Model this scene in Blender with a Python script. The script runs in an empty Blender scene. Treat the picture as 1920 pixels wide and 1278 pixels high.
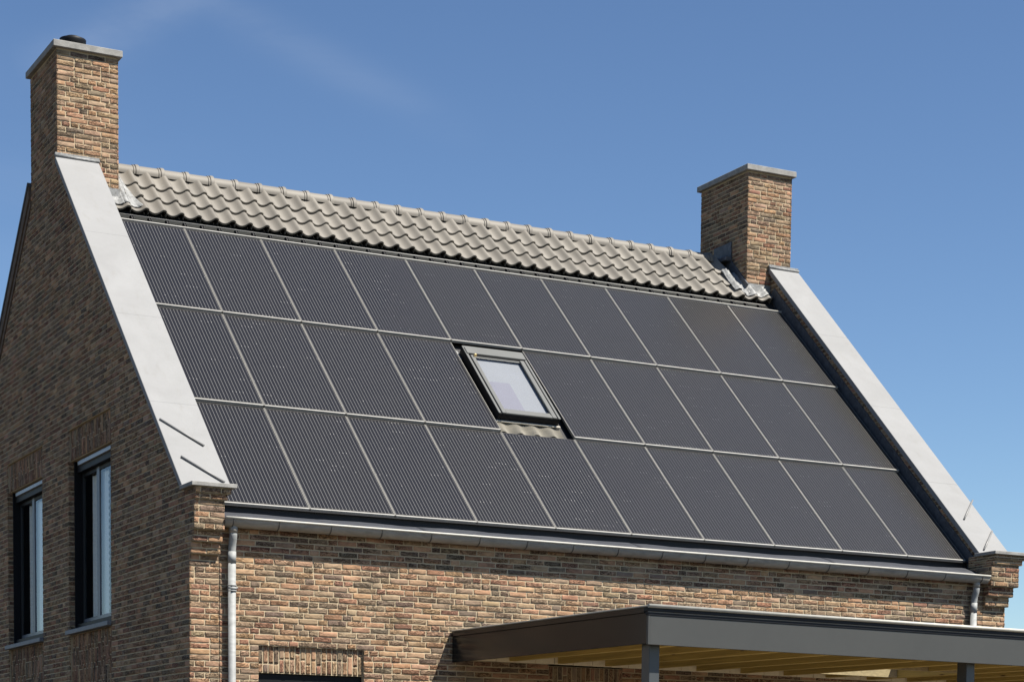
import bpy, bmesh, math, random
import numpy as np
from mathutils import Vector, Matrix

SC = bpy.context.scene
COL = SC.collection
random.seed(7)
RNG = np.random.default_rng(11)
TH = 0.7528                      # slope of the solar roof
ST, CT = math.sin(TH), math.cos(TH)

# ------------------------------------------------------------------ camera
cam = bpy.data.cameras.new("camera")
camo = bpy.data.objects.new("camera", cam)
COL.objects.link(camo)


def cam_axes(p, y, r):
    cy, sy, cp, sp, cr, sr = math.cos(y), math.sin(y), math.cos(p), math.sin(p), math.cos(r), math.sin(r)
    Rz = Matrix(((cy, -sy, 0), (sy, cy, 0), (0, 0, 1)))
    Rx = Matrix(((1, 0, 0), (0, cp, -sp), (0, sp, cp)))
    Ry = Matrix(((cr, 0, sr), (0, 1, 0), (-sr, 0, cr)))
    return Rz @ Rx @ Ry


M = cam_axes(-0.0781, -0.4781, -0.0105)
right, fwd, up = M.col[0], M.col[1], M.col[2]
rot = Matrix((right, up, -fwd)).transposed()
camo.matrix_world = Matrix.Translation((-7.3901, -20.9979, -3.0721)) @ rot.to_4x4()
cam.sensor_fit = 'HORIZONTAL'
cam.sensor_width = 36
cam.lens = 3883.36 * 36 / 1920
cam.shift_x = 0
cam.shift_y = (1800.69 - 639) / 1920
cam.clip_start = 0.5
cam.clip_end = 5000
SC.camera = camo

# ------------------------------------------------------------------ sky, sun, exposure
SUN = Vector((0.40, -0.52, 1.0)).normalized()
w = bpy.data.worlds.new("World")
SC.world = w
w.use_nodes = True
nt = w.node_tree
bg = nt.nodes["Background"]
sky = nt.nodes.new("ShaderNodeTexSky")
sky.sky_type = 'NISHITA'
sky.sun_disc = False
sky.sun_elevation = math.asin(SUN.z)
sky.sun_rotation = math.atan2(SUN.x, SUN.y)
sky.air_density = 1.0
sky.dust_density = 0.0
sky.ozone_density = 3.0
# faint cirrus wisps: two streaks high in the sky, broken up by stretched noise
tc = nt.nodes.new("ShaderNodeTexCoord")


def wmath(op, a, b=0.0):
    nd = nt.nodes.new("ShaderNodeMath")
    nd.operation = op
    for i, q in enumerate((a, b)):
        if isinstance(q, (int, float)):
            nd.inputs[i].default_value = q
        else:
            nt.links.new(q, nd.inputs[i])
    return nd.outputs[0]


def wdot(vec):
    nd = nt.nodes.new("ShaderNodeVectorMath")
    nd.operation = 'DOT_PRODUCT'
    nt.links.new(tc.outputs['Generated'], nd.inputs[0])
    nd.inputs[1].default_value = vec
    return nd.outputs['Value']


def wnoise(scale, rotz, sc):
    mp = nt.nodes.new("ShaderNodeMapping")
    mp.inputs['Rotation'].default_value = rotz
    mp.inputs['Scale'].default_value = sc
    nt.links.new(tc.outputs['Generated'], mp.inputs['Vector'])
    ns = nt.nodes.new("ShaderNodeTexNoise")
    ns.inputs['Scale'].default_value = scale
    ns.inputs['Detail'].default_value = 6
    ns.inputs['Roughness'].default_value = 0.55
    ns.inputs['Distortion'].default_value = 0.6
    nt.links.new(mp.outputs[0], ns.inputs['Vector'])
    return ns.outputs['Fac']


def wisp(nrm, mid, width, reach, amount):
    across = wmath('DIVIDE', wdot(nrm), width)
    across = wmath('POWER', 2.718, wmath('MULTIPLY', wmath('MULTIPLY', across, across), -1.0))
    along = wmath('DIVIDE', wmath('SUBTRACT', 1.0, wdot(mid)), 1 - math.cos(math.radians(reach)))
    along = wmath('MAXIMUM', wmath('SUBTRACT', 1.0, along), 0.0)
    br = wmath('MAXIMUM', wmath('MULTIPLY', wmath('SUBTRACT', wnoise(9.0, (0.2, 0.4, 0.3), (1.0, 1.0, 3.0)), 0.38), 3.6), 0.0)
    return wmath('MULTIPLY', wmath('MULTIPLY', across, along), wmath('MULTIPLY', br, amount))


cl_fac = wisp((-0.2548, 0.4247, -0.8688), (0.3425, 0.8798, 0.3296), 0.0085, 5.5, 0.06)
cl_fac = wmath('ADD', cl_fac, wisp((0.5099, 0.1574, -0.8457), (0.2739, 0.9023, 0.3330), 0.010, 3.0, 0.09))
cl_fac = wmath('ADD', cl_fac, wisp((-0.10, 0.30, -0.9487), (0.2328, 0.9416, 0.2430), 0.05, 6.5, 0.03))
mx = nt.nodes.new("ShaderNodeMix")
mx.data_type = 'RGBA'
mx.inputs['B'].default_value = (11.0, 11.6, 12.4, 1)
nt.links.new(cl_fac, mx.inputs['Factor'])

gm = nt.nodes.new("ShaderNodeGamma")
gm.inputs['Gamma'].default_value = 1.25
nt.links.new(sky.outputs[0], gm.inputs[0])
nt.links.new(gm.outputs[0], mx.inputs['A'])
hs = nt.nodes.new("ShaderNodeHueSaturation")
hs.inputs['Value'].default_value = 0.75
hs.inputs['Saturation'].default_value = 0.99
nt.links.new(mx.outputs['Result'], hs.inputs['Color'])
nt.links.new(hs.outputs[0], bg.inputs['Color'])
bg.inputs['Strength'].default_value = 0.050

sl = bpy.data.lights.new("sun", 'SUN')
sl.energy = 5.0
sl.angle = math.radians(0.53)
sl.color = (1.0, 0.94, 0.85)
so = bpy.data.objects.new("sun", sl)
so.rotation_euler = SUN.to_track_quat('Z', 'Y').to_euler()
so.location = (5, -10, 30)
COL.objects.link(so)

SC.view_settings.view_transform = 'Standard'
SC.view_settings.look = 'None'
SC.view_settings.exposure = 1.10
SC.view_settings.gamma = 1.0
SC.cycles.max_bounces = 8

# ------------------------------------------------------------------ material helpers


class NT:
    def __init__(self, name):
        self.m = bpy.data.materials.new(name)
        self.m.use_nodes = True
        self.t = self.m.node_tree
        self.b = self.t.nodes["Principled BSDF"]
        self.out = self.t.nodes["Material Output"]

    def n(self, typ, **kw):
        nd = self.t.nodes.new("ShaderNode" + typ)
        for k, v in kw.items():
            if k in nd.inputs:
                nd.inputs[k].default_value = v
            else:
                setattr(nd, k, v)
        return nd

    def l(self, a, b):
        self.t.links.new(a, b)

    def set(self, **kw):
        for k, v in kw.items():
            self.b.inputs[k.replace('_', ' ')].default_value = v
        return self

    def math(self, op, a, b=None, c=None):
        nd = self.n('Math', operation=op)
        for i, v in enumerate((a, b, c)):
            if v is None:
                continue
            if isinstance(v, (int, float)):
                nd.inputs[i].default_value = v
            else:
                self.l(v, nd.inputs[i])
        return nd.outputs[0]

    def mix(self, f, a, b, blend='MIX'):
        nd = self.n('Mix', data_type='RGBA', blend_type=blend)
        for s, v in (('Factor', f), ('A', a), ('B', b)):
            if isinstance(v, (int, float)):
                nd.inputs[s].default_value = v
            elif isinstance(v, tuple):
                nd.inputs[s].default_value = v if len(v) == 4 else v + (1,)
            else:
                self.l(v, nd.inputs[s])
        return nd.outputs['Result']

    def noise(self, vec, scale, detail=3, rough=0.5, dist=0.0):
        nd = self.n('TexNoise', Scale=scale, Detail=detail, Roughness=rough, Distortion=dist)
        if vec is not None:
            self.l(vec, nd.inputs['Vector'])
        return nd.outputs['Fac']

    def ramp(self, fac, *stops):
        nd = self.n('ValToRGB')
        e = nd.color_ramp.elements
        while len(e) < len(stops):
            e.new(0.5)
        for el, (p, c) in zip(e, stops):
            el.position = p
            el.color = (c, c, c, 1) if isinstance(c, (int, float)) else tuple(c) + (1,)
        self.l(fac, nd.inputs[0])
        return nd.outputs[0]

    def bump(self, h, strength, dist=0.01):
        nd = self.n('Bump', Strength=strength, Distance=dist)
        self.l(h, nd.inputs['Height'])
        self.l(nd.outputs[0], self.b.inputs['Normal'])

    def scaled(self, vec, sc, loc=(0, 0, 0), rot=(0, 0, 0)):
        nd = self.n('Mapping')
        nd.inputs['Scale'].default_value = sc
        nd.inputs['Location'].default_value = loc
        nd.inputs['Rotation'].default_value = rot
        self.l(vec, nd.inputs['Vector'])
        return nd.outputs[0]


def mottled(name, col, rough=0.7, amount=0.18, scale=6.0, metallic=0.0, bump=0.0, spec=0.5, bscale=60, stretch=(1, 1, 1), dark=None):
    k = NT(name)
    tcn = k.n('TexCoord')
    v = k.scaled(tcn.outputs['Object'], stretch)
    a = k.noise(v, scale, 5, 0.6, 0.3)
    b = k.noise(tcn.outputs['Object'], scale * 9, 3, 0.6)
    f = k.math('ADD', k.math('MULTIPLY', a, 0.7), k.math('MULTIPLY', b, 0.3))
    lo = dark or tuple(c * (1 - 2 * amount) for c in col)
    hi = tuple(min(1, c * (1 + amount)) for c in col)
    c = k.ramp(f, (0.32, lo), (0.68, hi))
    k.l(c, k.b.inputs['Base Color'])
    k.set(Roughness=rough, Metallic=metallic)
    k.b.inputs['Specular IOR Level'].default_value = spec
    if bump:
        k.bump(k.noise(tcn.outputs['Object'], bscale, 4, 0.6), bump, 0.01)
    return k.m


def plain(name, col, rough=0.5, metallic=0.0, spec=0.5):
    k = NT(name)
    tcn = k.n('TexCoord')
    f = k.noise(tcn.outputs['Object'], 9, 4, 0.6)
    c = k.ramp(f, (0.3, tuple(x * 0.88 for x in col)), (0.7, tuple(x * 1.1 for x in col)))
    k.l(c, k.b.inputs['Base Color'])
    k.set(Roughness=rough, Metallic=metallic)
    k.b.inputs['Specular IOR Level'].default_value = spec
    return k.m


MAT = {}


def m_brick():
    k = NT('hand moulded brick')
    col = k.n('Attribute', attribute_name='bcol').outputs['Color']
    at = k.n('Attribute', attribute_name='buv')
    v = at.outputs['Vector']
    sep = k.n('SeparateXYZ')
    k.l(v, sep.inputs[0])
    crease = k.noise(k.scaled(v, (13, 50, 1)), 1.0, 2, 0.55, 1.6)
    fold = k.math('ABSOLUTE', k.math('SUBTRACT', crease, 0.5))       # thin wandering folds
    line = k.ramp(fold, (0.0, 0.0), (0.035, 0.25), (0.07, 1.0))
    amt = k.ramp(k.noise(k.scaled(v, (2.2, 3, 1)), 1.0, 1), (0.36, 0.0), (0.54, 1.0))
    cre = k.math('SUBTRACT', 1.0, k.math('MULTIPLY', k.math('SUBTRACT', 1.0, line), amt))
    blot = k.noise(k.scaled(v, (16, 34, 1)), 1.0, 4, 0.6, 0.4)
    grain = k.noise(k.scaled(v, (140, 200, 1)), 1.0, 2, 0.6)
    tone = k.ramp(blot, (0.25, 0.68), (0.5, 0.97), (0.75, 1.25))
    tco = k.n('TexCoord')
    big = k.ramp(k.noise(k.scaled(tco.outputs['Object'], (1, 1, 0.6)), 0.9, 4, 0.6), (0.3, 0.88), (0.7, 1.1))
    c1 = k.mix(1.0, k.mix(1.0, col, big, 'MULTIPLY'), tone, 'MULTIPLY')
    c1 = k.mix(k.math('MULTIPLY', k.ramp(grain, (0.45, 0.0), (0.75, 1.0)), 0.35), c1, (0.33, 0.27, 0.19))
    c2 = k.mix(k.math('SUBTRACT', 1.0, cre), c1, k.mix(1.0, c1, (0.22, 0.19, 0.18), 'MULTIPLY'))
    k.l(c2, k.b.inputs['Base Color'])
    k.set(Roughness=0.93)
    k.b.inputs['Specular IOR Level'].default_value = 0.15
    h = k.math('ADD', k.math('MULTIPLY', cre, 0.6), k.math('ADD', k.math('MULTIPLY', blot, 0.55), k.math('MULTIPLY', grain, 0.18)))
    k.bump(h, 1.0, 0.009)
    return k.m


def m_mortar():
    k = NT('sandy mortar')
    tcn = k.n('TexCoord')
    f = k.noise(tcn.outputs['Object'], 3.0, 4, 0.6)
    g = k.noise(tcn.outputs['Object'], 160, 2, 0.6)
    c = k.ramp(f, (0.3, (0.39, 0.315, 0.21)), (0.7, (0.475, 0.39, 0.265)))
    c = k.mix(0.25, c, k.ramp(g, (0.3, (0.27, 0.215, 0.14)), (0.7, (0.53, 0.44, 0.30))))
    k.l(c, k.b.inputs['Base Color'])
    k.set(Roughness=0.95)
    k.b.inputs['Specular IOR Level'].default_value = 0.1
    k.bump(g, 0.5, 0.003)
    return k.m


def m_cells():
    """dark monocrystalline laminate: thin silver ribbons along the slope, solder glints at the cell rows"""
    k = NT('solar laminate')
    tcn = k.n('TexCoord')
    sep = k.n('SeparateXYZ')
    k.l(tcn.outputs['Object'], sep.inputs[0])
    x, y = sep.outputs[0], sep.outputs[1]
    info = k.n('ObjectInfo')
    P = 1.0 / 24.0
    xs = k.math('DIVIDE', x, P)
    d = k.math('ABSOLUTE', k.math('SUBTRACT', k.math('FRACT', xs), 0.5))
    wire = k.ramp(d, (0.0, 1.0), (0.03, 1.0), (0.072, 0.0))
    inside = k.math('MULTIPLY', k.math('GREATER_THAN', y, 0.035), k.math('LESS_THAN', y, 1.885))
    inside = k.math('MULTIPLY', inside, k.math('MULTIPLY', k.math('GREATER_THAN', x, 0.02), k.math('LESS_THAN', x, 0.98)))
    wire = k.math('MULTIPLY', wire, inside)
    ys = k.math('DIVIDE', y, 0.0915)
    dy = k.math('ABSOLUTE', k.math('SUBTRACT', k.math('FRACT', ys), 0.5))
    dot = k.math('MULTIPLY', k.math('LESS_THAN', dy, 0.06), k.math('LESS_THAN', d, 0.075))
    cmb = k.n('CombineXYZ')
    k.l(k.math('FLOOR', k.math('DIVIDE', xs, 4.0)), cmb.inputs[0])
    k.l(k.math('FLOOR', ys), cmb.inputs[1])
    k.l(k.math('MULTIPLY', info.outputs['Random'], 97.0), cmb.inputs[2])
    wn = k.n('TexWhiteNoise', noise_dimensions='3D')
    k.l(cmb.outputs[0], wn.inputs['Vector'])
    cmb2 = k.n('CombineXYZ')
    k.l(k.math('FLOOR', xs), cmb2.inputs[0])
    k.l(k.math('FLOOR', ys), cmb2.inputs[1])
    k.l(k.math('MULTIPLY', info.outputs['Random'], 31.0), cmb2.inputs[2])
    wn2 = k.n('TexWhiteNoise', noise_dimensions='3D')
    k.l(cmb2.outputs[0], wn2.inputs['Vector'])
    on = k.math('ADD', k.math('MULTIPLY', k.math('GREATER_THAN', wn.outputs['Value'], 0.95), k.math('GREATER_THAN', wn2.outputs['Value'], 0.3)),
                k.math('GREATER_THAN', wn2.outputs['Value'], 0.994))
    dot = k.math('MULTIPLY', k.math('MULTIPLY', dot, on), inside)
    tint = k.noise(k.scaled(tcn.outputs['Object'], (2.0, 1.2, 1)), 1.4, 2)
    base = k.mix(tint, (0.0056, 0.0059, 0.0086), (0.0082, 0.0083, 0.0098))
    dust = k.noise(k.scaled(tcn.outputs['Object'], (9, 2, 1)), 2.0, 4, 0.6)
    # dust gathered along the lower edge of the glass
    edge = k.ramp(y, (0.0, 1.0), (0.018, 0.75), (0.05, 0.0))
    base = k.mix(k.math('MULTIPLY', k.math('FRACT', k.math('MULTIPLY', info.outputs['Random'], 7.31)), 0.35), base, (0.0105, 0.0100, 0.0098))
    base = k.mix(k.math('MULTIPLY', dust, 0.05), base, (0.1644, 0.1535, 0.137))
    base = k.mix(k.math('MULTIPLY', edge, k.math('MULTIPLY', dust, 0.75)), base, (0.1973, 0.1864, 0.1535))
    c = k.mix(wire, base, (0.155, 0.154, 0.15))
    c = k.mix(dot, c, (0.36, 0.355, 0.34))  # pale dots paint the glint of the solder pads
    k.l(c, k.b.inputs['Base Color'])
    k.set(Roughness=0.3)
    k.b.inputs['Specular IOR Level'].default_value = 0.22
    k.b.inputs['Coat Weight'].default_value = 0.10
    k.b.inputs['Coat Roughness'].default_value = 0.12
    return k.m


def m_glass(name, tint=(0.9, 0.93, 0.95), rough=0.0, ior=1.5, glossmix=1.0):
    k = NT(name)
    k.t.nodes.remove(k.b)
    tr = k.n('BsdfTransparent')
    tr.inputs[0].default_value = tint + (1,)
    gl = k.n('BsdfGlossy')
    gl.inputs['Roughness'].default_value = rough
    fr = k.n('Fresnel', IOR=ior)
    mxs = k.n('MixShader')
    geo = k.n('NewGeometry')
    front = k.math('SUBTRACT', 1.0, geo.outputs['Backfacing'])
    k.l(k.math('MULTIPLY', front, k.math('MINIMUM', k.math('MULTIPLY', fr.outputs[0], glossmix), 1.0)), mxs.inputs[0])
    k.l(tr.outputs[0], mxs.inputs[1])
    k.l(gl.outputs[0], mxs.inputs[2])
    k.l(mxs.outputs[0], k.out.inputs['Surface'])
    return k.m


def m_wood(name, col):
    k = NT(name)
    tcn = k.n('TexCoord')
    g = k.noise(k.scaled(tcn.outputs['Object'], (14, 0.8, 30)), 1.5, 4, 0.6, 0.6)
    kn = k.n('TexVoronoi', Scale=1.0)
    k.l(k.scaled(tcn.outputs['Object'], (3, 1.6, 7)), kn.inputs['Vector'])
    c = k.ramp(g, (0.3, tuple(x * 0.72 for x in col)), (0.7, tuple(min(1, x * 1.15) for x in col)))
    knot = k.ramp(kn.outputs['Distance'], (0.05, 1.0), (0.11, 0.0))
    c = k.mix(knot, c, (0.10, 0.055, 0.02))
    k.l(c, k.b.inputs['Base Color'])
    k.set(Roughness=0.75)
    return k.m


def m_lead(name, col=(0.42, 0.43, 0.43)):
    k = NT(name)
    tcn = k.n('TexCoord')
    a = k.noise(tcn.outputs['Object'], 14, 5, 0.65, 0.8)
    c = k.ramp(a, (0.35, tuple(x * 0.55 for x in col)), (0.6, col), (0.8, tuple(min(1, x * 1.5) for x in col)))
    k.l(c, k.b.inputs['Base Color'])
    k.set(Roughness=0.6, Metallic=0.05)
    k.bump(k.noise(tcn.outputs['Object'], 22, 4, 0.6, 0.5), 0.25, 0.02)
    return k.m


def m_zinc(name, col, rough=0.42):
    k = NT(name)
    tcn = k.n('TexCoord')
    a = k.noise(k.scaled(tcn.outputs['Object'], (2, 6, 6)), 2.5, 5, 0.65, 0.6)
    b = k.noise(tcn.outputs['Object'], 45, 3, 0.7)
    c = k.ramp(a, (0.3, tuple(x * 0.75 for x in col)), (0.7, tuple(min(1, x * 1.18) for x in col)))
    spots = k.ramp(b, (0.66, 0.0), (0.74, 1.0))
    patch = k.ramp(k.noise(k.scaled(tcn.outputs['Object'], (1.3, 4, 4)), 1.7, 2), (0.5, 0.0), (0.62, 1.0))
    c = k.mix(k.math('MULTIPLY', k.math('MULTIPLY', spots, patch), 0.6), c, (0.46, 0.46, 0.44))
    k.l(c, k.b.inputs['Base Color'])
    k.set(Roughness=rough, Metallic=0.05)
    k.b.inputs['Specular IOR Level'].default_value = 0.2
    return k.m


def m_stone():
    k = NT('pale cast stone')
    tcn = k.n('TexCoord')
    a = k.noise(tcn.outputs['Object'], 1.6, 5, 0.65, 0.4)
    b = k.noise(tcn.outputs['Object'], 26, 4, 0.65)
    c = k.ramp(a, (0.3, (0.2082, 0.2101, 0.2092)), (0.7, (0.2381, 0.2405, 0.2408)))
    st = k.ramp(k.noise(k.scaled(tcn.outputs['Object'], (5, 2.2, 2.2)), 1.6, 5, 0.7), (0.56, 0.0), (0.78, 1.0))
    c = k.mix(k.math('MULTIPLY', st, 0.42), c, (0.1771, 0.1701, 0.1550))
    c = k.mix(k.math('MULTIPLY', k.ramp(b, (0.5, 0.0), (0.8, 1.0)), 0.25), c, (0.2082, 0.2074, 0.1993))
    k.l(c, k.b.inputs['Base Color'])
    k.set(Roughness=0.85)
    k.b.inputs['Specular IOR Level'].default_value = 0.2
    k.bump(b, 0.25, 0.004)
    return k.m


def m_tile():
    k = NT('taupe roof tile')
    tcn = k.n('TexCoord')
    info = k.n('Attribute', attribute_name='tcol').outputs['Fac']
    a = k.noise(tcn.outputs['Object'], 5, 4, 0.6)
    g = k.noise(tcn.outputs['Object'], 300, 2, 0.6)
    c = k.mix(info, (0.140, 0.129, 0.110), (0.182, 0.168, 0.143))
    c = k.mix(k.math('MULTIPLY', k.ramp(a, (0.4, 0.0), (0.75, 1.0)), 0.3), c, (0.1096, 0.0987, 0.085))
    k.l(c, k.b.inputs['Base Color'])
    k.set(Roughness=0.62)
    k.b.inputs['Specular IOR Level'].default_value = 0.35
    k.bump(g, 0.15, 0.002)
    return k.m


def m_ground():
    k = NT('bare sandy ground')
    tcn = k.n('TexCoord')
    a = k.noise(tcn.outputs['Object'], 0.4, 5, 0.6)
    b = k.noise(tcn.outputs['Object'], 30, 4, 0.7)
    c = k.mix(a, (0.045, 0.034, 0.02), (0.06, 0.045, 0.028))  # unseen ground, tan picked for its warm bounce light
    c = k.mix(k.ramp(b, (0.35, 0.0), (0.7, 0.6)), c, (0.03, 0.023, 0.015))
    k.l(c, k.b.inputs['Base Color'])
    k.set(Roughness=0.95)
    k.bump(b, 0.6, 0.05)
    return k.m


MAT['brick'] = m_brick()
MAT['mortar'] = m_mortar()
MAT['cells'] = m_cells()
MAT['stone'] = m_stone()
MAT['capstone'] = mottled('grey cap stone', (0.2697, 0.2662, 0.2506), 0.85, 0.18, 7, bump=0.2, spec=0.2)
MAT['tile'] = m_tile()
MAT['lead'] = m_lead('patinated lead', (0.235, 0.24, 0.235))
MAT['darklead'] = m_lead('dark lead', (0.0877, 0.0932, 0.1041))
MAT['zinc'] = m_zinc('weathered zinc gutter', (0.285, 0.265, 0.228), 0.55)
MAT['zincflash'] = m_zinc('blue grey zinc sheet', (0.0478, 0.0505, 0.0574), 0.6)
MAT['pipe'] = m_zinc('bright zinc pipe', (0.261, 0.2697, 0.2653), 0.62)
MAT['alu'] = plain('bare aluminium frame', (0.36, 0.352, 0.325), 0.5, 0.05)
MAT['seam'] = plain('grey anodised frame', (0.1653, 0.161, 0.1462), 0.55, 0.1)
MAT['headsheet'] = plain('grey head sheet', (0.022, 0.023, 0.022), 0.85, 0.0, 0.08)
MAT['bracket'] = plain('dull zinc bracket', (0.07, 0.068, 0.062), 0.7)
MAT['brickband'] = mottled('brown brick band', (0.13, 0.095, 0.07), 0.95, 0.25, 12)
MAT['osb'] = mottled('brown roof board', (0.14, 0.09, 0.03), 0.8, 0.15, 8)  # pine boards darkened to paint the deep shade above the joists
MAT['black'] = plain('black rubber sheet', (0.012, 0.012, 0.013), 0.7)
MAT['deck'] = plain('dark underlay', (0.02, 0.02, 0.023), 0.8)
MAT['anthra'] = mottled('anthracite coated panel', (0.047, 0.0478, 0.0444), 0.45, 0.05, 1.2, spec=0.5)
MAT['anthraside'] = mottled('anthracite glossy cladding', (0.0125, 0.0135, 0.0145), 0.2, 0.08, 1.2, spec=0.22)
MAT['trimdark'] = plain('anthracite trim', (0.0104, 0.0117, 0.0148), 0.6, 0.0, 0.25)
MAT['trimlight'] = plain('bright aluminium trim', (0.3654, 0.3567, 0.3132), 0.5, 0.0)
MAT['post'] = mottled('anthracite post', (0.0505, 0.0557, 0.0592), 0.4, 0.05, 2)
MAT['pine'] = m_wood('impregnated pine', (0.54, 0.39, 0.115))
MAT['pineboard'] = m_wood('pale pine board', (0.3837, 0.3015, 0.1644))
MAT['ply'] = mottled('pale board', (0.82, 0.72, 0.52), 0.8, 0.08, 6)  # very pale, so sunlight at the bay ends sits in the colour
MAT['winblack'] = plain('black window frame', (0.0052, 0.0057, 0.007), 0.55, 0.0, 0.2)
MAT['windark'] = plain('dark grey window sash', (0.022, 0.024, 0.025), 0.5, 0.0, 0.3)
MAT['wingrey'] = plain('grey blue window frame', (0.1206, 0.137, 0.1644), 0.4)
MAT['winlight'] = plain('light aluminium strip', (0.2741, 0.296, 0.3289), 0.4, 0.2)
MAT['sill'] = mottled('blue grey stone sill', (0.1644, 0.1754, 0.1918), 0.6, 0.12, 9)
MAT['glass'] = m_glass('window glass', (0.92, 0.94, 0.94))
MAT['roofglass'] = m_glass('roof window glass', (0.88, 0.89, 0.91), 0.0, 1.5, 1.0)
MAT['curtain'] = mottled('white lace curtain', (0.86, 0.86, 0.83), 0.9, 0.04, 30)
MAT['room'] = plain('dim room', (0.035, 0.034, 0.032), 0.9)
MAT['sash'] = mottled('grey aluminium roof window', (0.112, 0.115, 0.110), 0.5, 0.06, 5, spec=0.3)
MAT['blind'] = mottled('white pleated blind', (0.315, 0.32, 0.315), 0.9, 0.02, 3)  # stands in for sky brightness reflected by the roof window
MAT['blindlow'] = mottled('lilac lining', (0.272, 0.264, 0.285), 0.9, 0.02, 3)
MAT['apron'] = mottled('pleated grey apron', (0.36, 0.34, 0.29), 0.7, 0.1, 8, spec=0.2)
MAT['brass'] = plain('brass vent knob', (0.6525, 0.4785, 0.2175), 0.35, 0.6)
MAT['rod'] = plain('grey metal rod', (0.19, 0.19, 0.185), 0.5, 0.1)
MAT['ground'] = m_ground()
MAT['gravel'] = mottled('sandy paving', (0.16, 0.135, 0.10), 0.9, 0.2, 3)

# ------------------------------------------------------------------ mesh helpers


def link(name, me, parent=None):
    o = bpy.data.objects.new(name, me)
    COL.objects.link(o)
    if parent is not None:
        o.parent = parent
    return o


def empty(name, loc=(0, 0, 0)):
    o = bpy.data.objects.new(name, None)
    o.empty_display_size = 0.3
    o.location = loc
    COL.objects.link(o)
    return o


def tag(o, label, cat, group=None):
    o['label'] = label
    o['category'] = cat
    if group:
        o['group'] = group
    return o


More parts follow.
